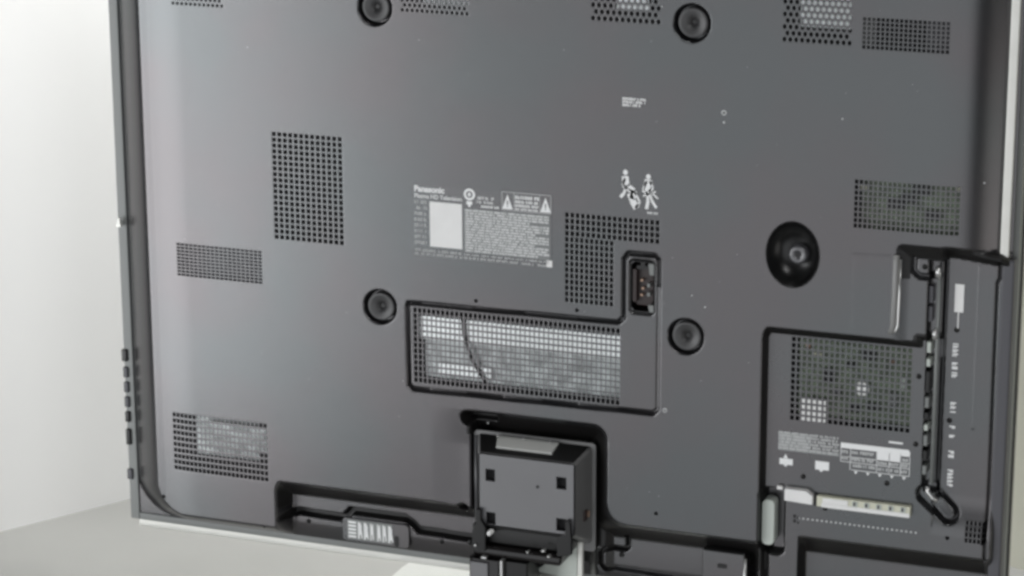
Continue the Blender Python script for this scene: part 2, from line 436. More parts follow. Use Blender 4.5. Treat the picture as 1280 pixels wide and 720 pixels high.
# inside of the set: chassis, metal plates and boards seen through the vents --------------
mb = MB(); mb.box(-0.585, 0.640, 0.0600, 0.0640, -0.395, 0.455); chassis = mb.build('inner_chassis', 'cavity', tv)
def plate(name, x0, x1, z0, z1, y, m, th=0.002):
    q = MB(); q.box(x0, x1, y, y+th, z0, z1); return q.build(name, m, chassis, bevel=0.0006, seg=1)
plate('metal_plate', -0.480, -0.385, -0.292, -0.225, 0.022, 'metal')
plate('metal_plate', -0.462, -0.370, -0.278, -0.240, 0.016, 'metal')
plate('metal_plate', -0.140, 0.146, -0.087, -0.055, 0.0150, 'foil')
plate('metal_plate', -0.132, 0.150, -0.140, -0.052, 0.0190, 'metal')
q = MB(); q.tube([(-0.075, 0.011, -0.040), (-0.073, 0.011, -0.075), (-0.060, 0.011, -0.110), (-0.042, 0.011, -0.138)], 0.0022)
q.build('cable', 'black', chassis, smooth=True)
q = MB(); q.box(-0.110, -0.036, 0.014, 0.0149, -0.134, -0.118); q.build('metal_plate', 'foil', chassis)
plate('metal_plate', 0.135, 0.178, 0.372, 0.430, 0.018, 'foil')
plate('metal_plate', 0.372, 0.436, 0.363, 0.430, 0.018, 'foil')
plate('metal_plate', -0.130, -0.062, 0.361, 0.420, 0.022, 'metal')
plate('metal_plate', -0.470, -0.405, 0.352, 0.400, 0.024, 'metal')
plate('metal_plate', 0.440, 0.466, 0.345, 0.390, 0.014, 'bezel')
plate('metal_plate', 0.530, 0.566, 0.340, 0.390, 0.020, 'bezelside')
plate('circuit_board', 0.455, 0.590, 0.112, 0.190, 0.020, 'board')
plate('circuit_board', -0.490, -0.365, -0.040, 0.020, 0.016, 'bezelside')
iob = plate('circuit_board', 0.380, 0.526, -0.136, -0.036, 0.0255, 'board')
for (x, z, w, h, mm) in ((0.405, -0.055, 0.012, 0.006, 'cream'), (0.420, -0.080, 0.016, 0.016, 'black'), (0.47, -0.048, 0.02, 0.012, 'black'),
                         (0.50, -0.055, 0.007, 0.006, 'gold'), (0.448, -0.064, 0.010, 0.007, 'black'), (0.392, -0.045, 0.006, 0.006, 'gold'),
                         (0.503, -0.105, 0.010, 0.02, 'bezel'), (0.455, -0.120, 0.012, 0.01, 'black'), (0.515, -0.08, 0.006, 0.014, 'pale'),
                         (0.43, -0.10, 0.01, 0.006, 'bezelside'), (0.478, -0.115, 0.016, 0.008, 'black')):
    q = MB(); q.box(x-w/2, x+w/2, 0.021, 0.0254, z-h/2, z+h/2); q.build('chip', mm, chassis)
q = MB(); q.box(0.3865, 0.4180, 0.0172, 0.0250, -0.1420, -0.1130); q.build('heat_sink', 'paper', chassis)
q = MB(); q.lathe([(0.0, 0.0172), (0.0085, 0.0172), (0.0095, 0.0190), (0.0095, 0.025)], 0.4640, -0.0920); q.build('capacitor', 'paper', chassis, smooth=False)
for (x, z) in ((0.459, 0.170), (0.579, 0.176)):
    q = MB(); q.box(x-0.004, x+0.004, 0.012, 0.020, z-0.003, z+0.003); q.build('chip', 'cream', chassis)
for (x, z) in ((0.50, 0.152), (0.515, 0.160), (0.545, 0.14), (0.53, 0.17)):
    q = MB(); q.box(x-0.010, x+0.010, 0.014, 0.0199, z-0.006, z+0.006); q.build('chip', 'black', chassis)

# bezel, front frame and screen ----------------------------------------------------------
def frame(xo0, xo1, zo0, zo1, xi0, xi1, zi0, zi1, y0, y1):
    q = MB()
    q.box(xo0, xi0, y0, y1, zo0, zo1); q.box(xi1, xo1, y0, y1, zo0, zo1)
    q.box(xi0, xi1, y0, y1, zo0, zi0); q.box(xi0, xi1, y0, y1, zi1, zo1)
    return q
bez = frame(-0.6030, 0.6480, -0.4120, 0.4750, -0.5890, 0.6400, -0.4018, 0.4550, 0.0430, 0.0640).build('bezel_frame', 'bezel', tv, bevel=0.0015)
frame(-0.6050, 0.6500, -0.4130, 0.4770, -0.5700, 0.6150, -0.3700, 0.4400, 0.0645, 0.0780).build('front_frame', 'gloss', tv, bevel=0.002)
q = MB(); q.box(-0.5695, 0.6145, 0.0660, 0.0740, -0.3695, 0.4395); q.build('screen_glass', 'gloss', tv)
q = MB(); q.box(-0.5950, 0.6500, 0.0500, 0.0790, -0.4250, -0.4140); q.build('bottom_trim', 'silver', tv, bevel=0.002, label='bright silver trim along the bottom edge')
q = MB(); q.box(0.6280, 0.6390, 0.0240, 0.0430, 0.0930, 0.4600); q.build('side_trim', 'silver', tv, bevel=0.0015, label='bright silver strip down the right edge')
q = MB(); q.box(0.6310, 0.6470, 0.0240, 0.0425, -0.3900, 0.0900); q.build('side_rail', 'bezelside', tv, bevel=0.003)

# side buttons on the left edge
for z0, z1, mm, pr in ((-0.176, -0.158, 'black', 0.008), (-0.200, -0.184, 'bezelside', 0.003), (-0.222, -0.206, 'bezelside', 0.003), (-0.244, -0.228, 'bezelside', 0.003),
                       (-0.266, -0.250, 'black', 0.003), (-0.300, -0.276, 'black', 0.003), (-0.352, -0.336, 'bezelside', 0.006)):
    q = MB(); q.box(-0.6030-pr*0.25, -0.5960, 0.0390, 0.0560, z0, z1); q.build('side_button', mm, bez, bevel=0.002)
q = MB(); q.box(-0.6000, -0.5935, 0.0330, 0.0384, 0.022, 0.027); q.box(-0.5975, -0.5945, 0.0330, 0.0384, 0.0272, 0.034); q.build('clip', 'silver', bez)

# screws -----------------------------------------------------------------
scr = MB(); scr.lathe([(0.0, 0.0), (0.0012, 0.0002), (0.0014, 0.0010), (0.0030, 0.0008), (0.0036, 0.0016), (0.0036, 0.004)], 0, 0, 16)
screw0 = None
def screw(x, z, y=None, par=None, s=1.0, m='black'):
    global screw0
    y = Hs(x, z) if y is None else y
    if screw0 is None: o = scr.build('screw', m, par or tv, smooth=True); screw0 = o
    else: o = screw0.copy(); COL.objects.link(o); o.parent = par or tv
    o.location = (x, y-0.0016, z); o.scale = (s, 1, s); return o
for x, z in ((0.5359, -0.067), (0.5352, -0.1562), (0.5003, -0.2125), (0.3916, -0.2170), (0.5790, -0.005), (0.5745, -0.1235), (0.4215, -0.2560), (0.5205, -0.2505)):
    screw(x, z, par=iopan)
screw(-0.1170+0.0, -0.3800); screw(-0.3170, -0.3760); screw(0.1420, -0.3640, s=1.1); screw(0.5400, 0.0770)
screw(-0.3700, -0.3800, s=0.6); screw(-0.075, -0.3760, s=1.1); screw(-0.5270, -0.3560, s=0.8)

# dust and moulded rings
for x, z, r in ((0.2825, 0.2529, 0.0034), (0.2827, 0.2407, 0.0014), (0.2103, -0.1437, 0.0030), (0.262, 0.0, 0.0011), (0.2445, 0.0135, 0.0009), (0.4330, 0.2560, 0.0010),
                (-0.0350, -0.1890, 0.0010), (0.6100, 0.19, 0.0011), (0.20, 0.381, 0.0008)):
    q = MB(); q.lathe([(r*0.55, -0.0003), (r*0.75, -0.0006), (r, -0.0001), (r*1.0, 0.0002)] if r > 0.002 else [(0.0, -0.0003), (r, -0.0001)], x, z, 16)
    q.build('moulded_ring' if r > 0.002 else 'dust_speck', 'dim_print', cover, smooth=True)

q = MB()
for _ in range(70):
    x, z, r = random.uniform(-0.5, 0.54), random.uniform(-0.30, 0.40), random.uniform(0.0003, 0.0006)
    if Hs(x, z) < 0.001 and Hs(x+0.004, z) < 0.001 and not any(a-.002 < x < b+.002 and c-.002 < z < d+.002 for a, b, c, d, *_r in VENTS):
        q.lathe([(0.0, -0.0002), (r, 0.0001)], x, z, 6)
q.build('dust_specks', 'dim_print', cover, kind='stuff')
# mount bosses -----------------------------------------------------------
for cx, cz in CUPS:
    q = MB(); q.lathe([(0.0030, 0.0085), (0.0030, 0.0060), (0.0100, 0.0025), (0.0155, 0.0012), (0.0182, 0.0006), (0.0190, 0.0018), (0.0192, 0.014)], cx+0.0010, cz+0.0005, 48)
    b_ = q.build('mount_boss', 'boss', cover, smooth=True)
    q = MB(); q.lathe([(0.0, 0.0068), (0.0032, 0.0068), (0.0036, 0.0075)], cx+0.0010, cz+0.0005, 20); q.build('screw_hole', 'black', b_)

# round socket -----------------------------------------------------------
q = MB(); q.lathe([(1.015, -0.0005), (1.0, -0.0012), (0.97, 0.0010), (0.90, 0.0080), (0.72, 0.0165), (0.42, 0.0215), (0.0, 0.0225)], 0.3745, 0.0790, 64, 0.0345, 0.0425)
soc = q.build('round_socket', 'black', cover, smooth=True, label='deep black oval socket with a grey stud in it')
q = MB(); q.lathe([(0.0, 0.0150), (0.0030, 0.0150), (0.0032, 0.0120), (0.0090, 0.0115), (0.0115, 0.0125), (0.0125, 0.0230)], 0.3780, 0.0760, 36)
st_ = q.build('stud', 'bracket', soc, smooth=True)
q = MB(); q.lathe([(0.0, 0.0117), (0.0028, 0.0117), (0.0029, 0.0135)], 0.3780, 0.0760, 18); q.build('screw_hole', 'black', st_)

# mains inlet ------------------------------------------------------------
q = MB()
q.box(0.1550, 0.2000, 0.0340, 0.0360, -0.0250, 0.0600)
for a in ((0.1610, 0.1618, -0.0155, 0.0505), (0.1927, 0.1935, -0.0155, 0.0505)):
    q.box(a[0], a[1], 0.0040, 0.034, a[2], a[3])
q.box(0.1610, 0.1935, 0.0040, 0.034, 0.0500, 0.0508); q.box(0.1610, 0.1935, 0.0040, 0.034, -0.0160, -0.0152)
inl = q.build('inlet_housing', 'black', panel)
q = MB(); q.prism([(0.1640, -0.006), (0.1670, -0.010), (0.1860, -0.010), (0.1900, -0.004), (0.1900, 0.038), (0.1860, 0.045), (0.1670, 0.045), (0.1640, 0.040)], 0.0120, 0.0330)
con = q.build('inlet_socket', 'brown', inl, bevel=0.0015)
q = MB(); q.prism(rrect(0.1635, 0.1690, -0.004, 0.040, 0.002), 0.0050, 0.0119); q.build('socket_flange', 'brown', inl, bevel=0.0008)
q = MB(); q.prism([(0.1690, 0.0405), (0.1870, 0.0405), (0.1870, 0.0450), (0.1800, 0.0450), (0.1800, 0.0495), (0.1740, 0.0495), (0.1740, 0.0450), (0.1690, 0.0450)], 0.0050, 0.0119); q.build('socket_latch', 'black', inl)
for x, z in ((0.1755, 0.0255), (0.1770, 0.0150), (0.1755, 0.0060)):
    q = MB(); q.box(x-0.0016, x+0.0016, 0.0060, 0.0119, z-0.0014, z+0.0014); q.build('contact_pin', 'gold', inl)
for z in (0.0200, 0.0080):
    q = MB(); q.box(0.1835, 0.1870, 0.0040, 0.0119, z-0.0024, z+0.0024); q.build('contact_pin', 'bezel', inl)
for za, zb in ((0.034, 0.049), (-0.015, -0.006)):
    q = MB(); q.prism([(0.1870, za), (0.1925, za), (0.1925, zb), (0.1850, zb)], 0.003, 0.006); q.build('socket_flange', 'bezel', inl)

# printed marks -----------------------------------------------------------
def glyphs(mb, x0, x1, z, h, y, rot=False, dens=1.0, lw=None):
    """rows of tiny stroke clusters, the size of print too small to read"""
    lw = lw or h*0.20
    u = 0.0
    L = x1-x0
    def put(a, b, c, d):
        if rot: mb.box(z+c, z+d, y, y+0.0002, x1-b, x1-a)
        else: mb.box(x0+a, x0+b, y, y+0.0002, z+c, z+d)
    word = random.randint(3, 8)
    while u < L - h*0.5:
        if word == 0:
            word = random.randint(2, 8); u += h*0.5; continue
        word -= 1
        w = h*random.uniform(0.45, 0.62)
        k = random.randint(0, 5)
        if random.random() < dens:
            if k != 4: put(u, u+lw, 0, h)
            if k in (0, 1, 3): put(u+lw, u+w, h-lw, h)
            if k in (0, 2, 3, 5): put(u+lw, u+w, 0, lw)
            if k in (1, 2, 3): put(u+lw, u+w, h*0.42, h*0.42+lw)
            if k in (0, 4, 5): put(u+w-lw, u+w, lw if k != 4 else 0, h-lw if k != 4 else h)
        u += w + h*0.17
def text(body, x, z, size, y, m, par, name='lettering', rot=0, bold=0.0):
    c = bpy.data.curves.new(name, 'FONT'); c.body = body; c.size = size; c.extrude = 0.0001; c.offset = bold
    o = bpy.data.objects.new(name, c); COL.objects.link(o)
    o.matrix_world = Matrix.Translation((x, y, z)) @ Matrix.Rotation(math.radians(rot), 4, 'Y') @ Matrix.Rotation(math.pi/2, 4, 'X')
    dg = bpy.context.evaluated_depsgraph_get(); me = bpy.data.meshes.new_from_object(o.evaluated_get(dg))
    mw = o.matrix_world.copy(); bpy.data.objects.remove(o); me.transform(mw)
    n = bpy.data.objects.new(name, me); COL.objects.link(n); me.materials.clear(); me.materials.append(M[m]); n.parent = par
    return n

# rating label
YL = -0.0004
q = MB(); q.box(-0.1375, 0.0560, -0.0003, 0.0004, 0.0300, 0.1300)
lab = q.build('rating_label', 'cover2', cover, label='rating label with white print and blank white square')
text('Panasonic', -0.1362, 0.1190, 0.0108, YL-0.0002, 'white', lab, bold=0.0004)
text('Plasma HD Television', -0.1362, 0.1105, 0.0076, YL-0.0002, 'white', lab, bold=0.00012)
q = MB(); q.box(-0.1145, -0.0690, -0.0008, -0.0004, 0.0460, 0.1065); q.build('white_patch', 'paper', lab)
q = MB()
for z in np.arange(0.0480, 0.105, 0.0078): glyphs(q, -0.1360, -0.1175, z, 0.0042, YL-0.0003, dens=0.95)
q.build('fine_print', 'dim_print', lab, kind='stuff')
q = MB(); q.box(-0.0660, 0.0530, -0.0006, -0.0004, 0.0420, 0.1020); blk = q.build('print_block', mat('grey_print_field', (0.20, 0.21, 0.21), 0.6), lab)
q = MB()
for k, z in enumerate(np.arange(0.0440, 0.1000, 0.0036)):
    x1 = 0.052 if k % 4 else random.uniform(0.02, 0.045)
    glyphs(q, -0.0645, x1, z, 0.0023, -0.0009, dens=0.97, lw=0.0007)
q.build('fine_print', 'white', lab, kind='stuff')
q = MB()
for x0, x1, z, h in ((-0.1362, -0.0690, 0.0382, 0.0034), (-0.066, 0.052, 0.0382, 0.0026), (-0.1362, 0.0100, 0.0335, 0.0030), (0.014, 0.032, 0.0332, 0.003), (0.036, 0.048, 0.0330, 0.003)):
    glyphs(q, x0, x1, z, h, -0.0009)
q.build('fine_print', 'dim_print', lab, kind='stuff')
q = MB(); q.box(0.0480, 0.0560, -0.0009, -0.0004, 0.0330, 0.0420); q.build('white_patch', 'paper', lab)
# approval mark
q = MB(); q.lathe([(0.0048, -0.0006), (0.0078, -0.0006)], -0.0585, 0.1205, 28); q.prism([(-0.0585, 0.1240), (-0.0560, 0.1205), (-0.0585, 0.1170), (-0.0610, 0.1205)], -0.0008, -0.0005)
q.box(-0.0660, -0.0645, -0.0008, -0.0005, 0.119, 0.1225); q.box(-0.0525, -0.0505, -0.0008, -0.0005, 0.1185, 0.122)
q.box(-0.0625, -0.0545, -0.0008, -0.0005, 0.1070, 0.1115); q.box(-0.0600, -0.0570, -0.0008, -0.0005, 0.1040, 0.1070)
q.build('approval_mark', 'white', lab)
q = MB(); glyphs(q, -0.0480, -0.0230, 0.1150, 0.0040, -0.0009); glyphs(q, -0.0480, -0.0260, 0.1100, 0.0034, -0.0009); glyphs(q, -0.0420, -0.0170, 0.1045, 0.0030, -0.0009, lw=0.0012); q.build('fine_print', 'white', lab, kind='stuff')
# caution box with two triangles
q = MB(); xa, xb, za, zb = -0.0135, 0.0545, 0.1035, 0.1285
for bx in ((xa, xb, zb-0.0008, zb), (xa, xb, za, za+0.0008), (xa, xa+0.0008, za, zb), (xb-0.0008, xb, za, zb), (0.0030, 0.0036, za, zb), (0.0385, 0.0391, za, zb)):
    q.box(bx[0], bx[1], -0.0007, -0.0004, bx[2], bx[3])
cb = q.build('caution_frame', 'dim_print', lab)
for cx in (-0.0055, 0.0468):
    q = MB(); q.prism([(cx-0.0072, 0.1055), (cx+0.0072, 0.1055), (cx, 0.1250)], -0.0009, -0.0005); tri = q.build('warning_triangle', 'white', lab)
    q = MB(); q.box(cx-0.0008, cx+0.0008, -0.0011, -0.0009, 0.1110, 0.1170); q.box(cx-0.0008, cx+0.0008, -0.0011, -0.0009, 0.1085, 0.1098); q.build('exclamation', 'ink', tri)
q = MB()
for z, h in ((0.1200, 0.0045), (0.1145, 0.0036), (0.1095, 0.0036), (0.1052, 0.0028)): glyphs(q, 0.0050, 0.0375, z, h, -0.0009, lw=h*0.34)
q.build('fine_print', 'white', lab, kind='stuff')

# small print above and lifting pictogram
q = MB()
for z in (0.2602, 0.2562, 0.2522): glyphs(q, 0.1498, 0.1740 if z < 0.256 else 0.181, z, 0.0032, -0.0004, lw=0.0009)
q.build('notice_print', 'white', cover, kind='stuff')
def person(mb, x, z, s):
    mb.prism([(x+0.0032*math.cos(a)*s, z+0.0445*s+0.0036*math.sin(a)*s) for a in np.linspace(0, 2*math.pi, 12, False)], -0.0006, -0.0002)
def limb(mb, pts, w, s=1):
    for (a, b), (c, d) in zip(pts[:-1], pts[1:]):
        L = math.hypot(c-a, d-b); w = w*1.2; nx_, nz_ = -(d-b)/L*w/2, (c-a)/L*w/2
        mb.prism([(a+nx_, b+nz_), (c+nx_, d+nz_), (c-nx_, d-nz_), (a-nx_, b-nz_)], -0.0006, -0.0002)
q = MB()
person(q, 0.1545, 0.1225, 1.0)
limb(q, [(0.1540, 0.1620), (0.1560, 0.1490)], 0.0075); limb(q, [(0.1540, 0.1590), (0.1510, 0.1500), (0.1590, 0.1440), (0.1660, 0.1420)], 0.0026)
limb(q, [(0.1570, 0.1500), (0.1660, 0.1440), (0.1640, 0.1330)], 0.0055); limb(q, [(0.1560, 0.1500), (0.1530, 0.1400), (0.1480, 0.1340)], 0.0028)
limb(q, [(0.1600, 0.1400), (0.1640, 0.1310), (0.1700, 0.1215)], 0.0060); limb(q, [(0.1660, 0.1440), (0.1740, 0.1300), (0.1680, 0.1215)], 0.0022)
q.build('lifting_pictogram', 'white', cover)
q = MB()
person(q, 0.1850, 0.1215, 0.95)
limb(q, [(0.1850, 0.1600), (0.1840, 0.1450)], 0.0080); limb(q, [(0.1830, 0.1580), (0.1780, 0.1460), (0.1850, 0.1400)], 0.0026)
limb(q, [(0.1870, 0.1580), (0.1910, 0.1500), (0.1860, 0.1440)], 0.0026); limb(q, [(0.1830, 0.1450), (0.1850, 0.1330), (0.1830, 0.1215)], 0.0030)
limb(q, [(0.1860, 0.1450), (0.1900, 0.1330), (0.1960, 0.1240)], 0.0024); limb(q, [(0.1950, 0.1450), (0.1780, 0.1380)], 0.0016); limb(q, [(0.1890, 0.1440), (0.1980, 0.1360)], 0.0016)
q.build('lifting_pictogram', 'white', cover)
q = MB(); glyphs(q, 0.1840, 0.1985, 0.1155, 0.0026, -0.0004, lw=0.0011); q.build('notice_print', 'white', cover, kind='stuff')

# stand bracket -----------------------------------------------------------
fx0, fx1, fz0, fz1, fy = -0.0375, 0.0985, -0.3220, -0.2205, -0.0300
rx0, rx1, rz0, rz1, ry = -0.0540, 0.1085, -0.3440, -0.2085, 0.0100
def ring(pts, y): return [(x, y, z) for x, z in pts]
f_ = rrect(fx0, fx1, fz0, fz1, 0.004, 3); r_ = rrect(rx0, rx1, rz0, rz1, 0.006, 3); n_ = len(f_)
# front plate with square holes
bm = bmesh.new()
q = MB()
holes = [(-0.0270, -0.0135, -0.2590, -0.2420), (0.0725, 0.0865, -0.2580, -0.2410), (-0.0265, -0.0130, -0.3195, -0.3025), (0.0725, 0.0865, -0.3160, -0.2985)]
xs = sorted({fx0+0.002, fx1-0.002, *[h[0] for h in holes], *[h[1] for h in holes]}); zs = sorted({fz0+0.002, fz1-0.002, *[h[2] for h in holes], *[h[3] for h in holes]})
for i in range(len(xs)-1):
    for j in range(len(zs)-1):
        cx, cz = (xs[i]+xs[i+1])/2, (zs[j]+zs[j+1])/2
        if any(h[0] < cx < h[1] and h[2] < cz < h[3] for h in holes): continue
        q.add([(xs[i], fy-0.0002, zs[j]), (xs[i+1], fy-0.0002, zs[j]), (xs[i+1], fy-0.0002, zs[j+1]), (xs[i], fy-0.0002, zs[j+1])], [(0, 1, 2, 3)])
for h in holes:
    q.add([(h[0], fy, h[2]), (h[1], fy, h[2]), (h[1], fy, h[3]), (h[0], fy, h[3]), (h[0], fy+0.004, h[2]), (h[1], fy+0.004, h[2]), (h[1], fy+0.004, h[3]), (h[0], fy+0.004, h[3])],
          [(0, 1, 5, 4), (1, 2, 6, 5), (2, 3, 7, 6), (3, 0, 4, 7)])
brk = bpy.data.objects.new('stand_bracket', None); COL.objects.link(brk); brk.parent = tv
q.build('bracket_plate', 'bracket', brk)
for h in holes:
    q = MB(); q.box(h[0], h[1], fy+0.0085, fy+0.0100, h[2], h[3]); q.build('bracket_slot', 'cavity', brk)
q = MB(); q.lathe([(0.0, fy-0.0010), (0.0022, fy-0.0008), (0.0024, fy)], 0.0463, -0.2585, 16); q.build('bracket_rivet', 'black', brk)
q = MB(); q.add(ring(f_, fy) + ring(r_, ry), [(i, n_+i, n_+(i+1) % n_, (i+1) % n_) for i in range(n_)])
q.build('bracket_shell', 'flange', brk, smooth=False)
# light strip in the top face of the bracket
def topface(x, t):                 # t 0 front .. 1 rear
    return (x, fy + (ry-fy)*t, fz1 + (rz1-fz1)*t + 0.0012)
def top_quad(name, u0, u1, t0, t1, lift, m):
    def px_(u, t): return (fx0+0.003)*(1-t)*(1-u) + (fx1-0.003)*(1-t)*u + (rx0+0.004)*t*(1-u) + (rx1-0.004)*t*u
    q = MB(); a = [topface(px_(u0, t0), t0), topface(px_(u1, t0), t0), topface(px_(u1, t1), t1), topface(px_(u0, t1), t1)]
    q.add([(p[0], p[1], p[2]+lift) for p in a] + [(p[0], p[1], p[2]-0.001) for p in a], [(0, 1, 2, 3), (7, 6, 5, 4), (0, 4, 5, 1), (1, 5, 6, 2), (2, 6, 7, 3), (3, 7, 4, 0)])
    return q.build(name, m, brk, bevel=0.0006)
top_quad('bracket_top_cover', 0.0, 1.0, 0.03, 0.97, -0.0006, 'black')
top_quad('bracket_top_strip', 0.165, 0.735, 0.30, 0.90, 0.0022, 'strip')
q = MB()
fl = rrect(-0.0590, 0.1130, -0.3560, -0.2040, 0.006, 4); q.prism(fl, 0.0101, 0.0135); q.build('bracket_flange', 'flange', brk, bevel=0.0008)
for x in (-0.022, 0.0145, 0.052):
    q = MB(); q.lathe([(0, 0), (0.0016, 0.0), (0.002, 0.0015)], 0, 0, 12)
    o = q.build('rivet', 'chrome', brk, smooth=True); o.rotation_euler = (math.radians(-90), 0, 0); p = topface(x, 0.80); o.location = (p[0], p[1], p[2]+0.0045)
# side screw
q = MB(); q.box(0.1010, 0.1060, -0.012, -0.001, -0.3060, -0.2920); q.build('side_clip', 'brown', brk)
q = MB(); q.box(0.1030, 0.1080, -0.0009, 0.0030, -0.3030, -0.2950); q.build('side_clip', 'gold', brk)
# left lip
q = MB(); q.tube([(-0.0560, 0.0090, -0.212), (-0.0560, 0.0090, -0.345)], 0.0022, 8); q.build('bracket_lip', 'bracket', brk, smooth=True)

# stand neck under the bracket
q = MB(); q.box(-0.0500, 0.0900, -0.0240, 0.0300, -0.3500, -0.3245); q.build('neck_mount', 'black', brk, bevel=0.004)
q = MB(); q.prism([(-0.0440, -0.356), (-0.0250, -0.356), (-0.0250, -0.322), (-0.0315, -0.312), (-0.0315, -0.298), (-0.0385, -0.298), (-0.0385, -0.318), (-0.0440, -0.330)], fy-0.008, fy-0.0005); q.build('neck_hook', 'black', brk, bevel=0.001)
q = MB(); q.prism([(0.0760, -0.350), (0.0960, -0.345), (0.0960, -0.322), (0.0935, -0.298), (0.0880, -0.298), (0.0870, -0.318), (0.0760, -0.322)], fy-0.008, fy-0.0005); q.build('neck_hook', 'black', brk, bevel=0.001)
q = MB(); q.lathe([(0, fy-0.0120), (0.0026, fy-0.0115), (0.0034, fy-0.009), (0.0034, fy-0.0005)], -0.0185, -0.3290, 20); q.build('bright_screw', 'paper', brk, smooth=True)
for x, z, w in ((-0.0260, -0.3640, 0.0075), (-0.0380, -0.3480, 0.003), (0.0360, -0.3480, 0.0022), (0.0580, -0.3430, 0.0045), (0.0655, -0.3500, 0.003)):
    q = MB(); q.box(x-w/2, x+w/2, fy-0.012, fy-0.004, z-0.0012, z+0.0016); q.build('metal_tab', 'chrome', brk, bevel=0.0005)
q = MB(); q.box(-0.0470, 0.0800, -0.0340, 0.0150, -0.3660, -0.3500); q.build('neck_collar', 'gloss', brk, bevel=0.005, seg=3)

neck = bpy.data.objects.new('stand_neck', None); COL.objects.link(neck); neck.parent = tv
q = MB(); q.prism([], 0, 0) if False else None
def vprism(pts, z0, z1):
    m_ = MB(); n = len(pts)
    vs = [(x, y, z0) for x, y in pts] + [(x, y, z1) for x, y in pts]
    m_.add(vs, [tuple(range(n))[::-1], tuple(range(n, 2*n))] + [(i, (i+1) % n, (i+1) % n+n, i+n) for i in range(n)])
    return m_
vprism([(a, b) for a, b in rrect(-0.0480, -0.0030, -0.0420, 0.0120, 0.006)], TZ+0.012, -0.3662).build('neck_column', 'gloss', neck, smooth=False)
vprism([(a, b) for a, b in rrect(-0.0440, -0.0190, -0.0450, -0.0421, 0.001)], TZ+0.012, -0.3700).build('column_face', 'bracket', neck)
vprism([(a, b) for a, b in rrect(-0.0025, 0.0015, -0.0440, -0.0300, 0.0015)], TZ+0.012, -0.3640).build('column_edge', 'chrome', neck)
vprism([(a, b) for a, b in rrect(0.0018, 0.0350, -0.0380, 0.0120, 0.004)], TZ+0.012, -0.3662).build('neck_column', 'black', neck)
q = MB(); q.prism(rrect(-0.30, 0.37, -0.06, 0.43, 0.11), 0, 0.012)
o = q.build('stand_base', 'basew', neck); o.data.transform(Matrix.Rotation(math.radians(-90), 4, 'X')); o.data.transform(Matrix.Translation((0, 0, TZ+0.012)))
# bright post and grey side plate right of the neck
q = MB(); q.box(0.0895, 0.0965, 0.0050, 0.0120, -0.3950, -0.3420); q.build('bright_post', 'silver', brk, bevel=0.001)
q = MB(); q.prism([(0.0300, -0.392), (0.0885, -0.398), (0.0885, -0.345), (0.0700, -0.360), (0.0480, -0.378)], 0.0060, 0.0110); q.build('side_gusset', 'pale', brk)

# sticker, latch cover, pale tab ---------------------------------------------
YS = Hs(-0.21, -0.375)
q = MB(); q.prism(rrect(-0.2640, -0.1640, -0.3960, -0.3620, 0.006), YS-0.004, YS+0.002); sb = q.build('badge_plate', 'cover2', cover, bevel=0.001)
q = MB(); q.box(-0.2560, -0.1890, YS-0.0046, YS-0.0041, -0.3920, -0.3640); stk = q.build('badge_sticker', mat('sticker_grey', (0.22, 0.23, 0.225), 0.5), sb, label='pale sticker with white block characters')
q = MB()
for r in range(5): q.box(-0.2545, -0.2430, YS-0.0050, YS-0.0046, -0.3895+0.0052*r, -0.3868+0.0052*r)
for x in (-0.2400, -0.2310, -0.2215, -0.2110, -0.2030, -0.1945):
    w = random.uniform(0.003, 0.006)
    q.box(x, x+w*0.4, YS-0.0050, YS-0.0046, -0.3905, -0.3660); q.box(x+w*0.5, x+w, YS-0.0050, YS-0.0046, -0.3820-random.uniform(0, .006), -0.3700)
    limb_y = YS-0.0050
    q.prism([(x+w, -0.3890), (x+w+0.0016, -0.3890), (x+0.004, -0.3670), (x+0.0024, -0.3670)], YS-0.0052, YS-0.0046)
q.build('fine_print', 'white', sb, kind='stuff')
q = MB(); q.prism(rrect(-0.1860, -0.1790, -0.3950, -0.3790, 0.003), YS-0.0042, YS-0.0030); q.build('plate_slot', 'black', sb)

q = MB(); q.box(0.2600, 0.3180, 0.0100, 0.0360, -0.4000, -0.3310); lc = q.build('latch_cover', 'cover2', cover, bevel=0.003)
q = MB(); q.box(0.2820, 0.2940, 0.0085, 0.0102, -0.3540, -0.3490); q.build('latch_slot', 'black', lc)
q = MB(); q.tube([(0.3185, 0.0120, -0.338), (0.3180, 0.0110, -0.40)], 0.0022, 8); q.build('latch_edge', 'chrome', lc, smooth=True)

q = MB(); q.prism(rrect(0.3390, 0.3560, -0.3150, -0.2530, 0.007), 0.0120, 0.0330); q.build('pale_tab', 'pale', cover, bevel=0.0015, label='pale grey green upright tab in a black well')

# highlight on the pocket edge built as pale bars; rail, connectors ------------------------------------------
q = MB(); q.tube([(0.5060, 0.001, 0.090), (0.5062, -0.001, 0.084), (0.5058, -0.001, 0.040), (0.5050, -0.001, 0.002), (0.5035, 0.001, -0.006), (0.5000, 0.004, -0.0105)], 0.0042, 14)
q.build('edge_highlight', 'edge_glint', cover, smooth=True, label='highlight on the pocket edge made as a grey vertical bar')
q = MB(); q.tube([(0.5575, 0.014, 0.078), (0.5575, 0.014, -0.2060)], 0.0024, 12)
rail = q.build('cable_rail', 'bezel', iopan, smooth=True)
q = MB(); q.tube([(0.5112, 0.001, 0.085), (0.5112, -0.001, 0.040), (0.5105, -0.001, 0.000), (0.5085, -0.001, -0.006), (0.5050, 0.001, -0.009)], 0.0016, 10); q.build('edge_highlight', 'chrome', cover, smooth=True)  # brighter line of the edge highlight, made as a thin bar
q = MB(); q.tube([(0.5530, 0.012, -0.2090), (0.5540, 0.011, -0.2150), (0.5600, 0.010, -0.2220), (0.5670, 0.011, -0.2260)], 0.0030, 12); q.build('rail_hook', 'chrome', rail, smooth=True)
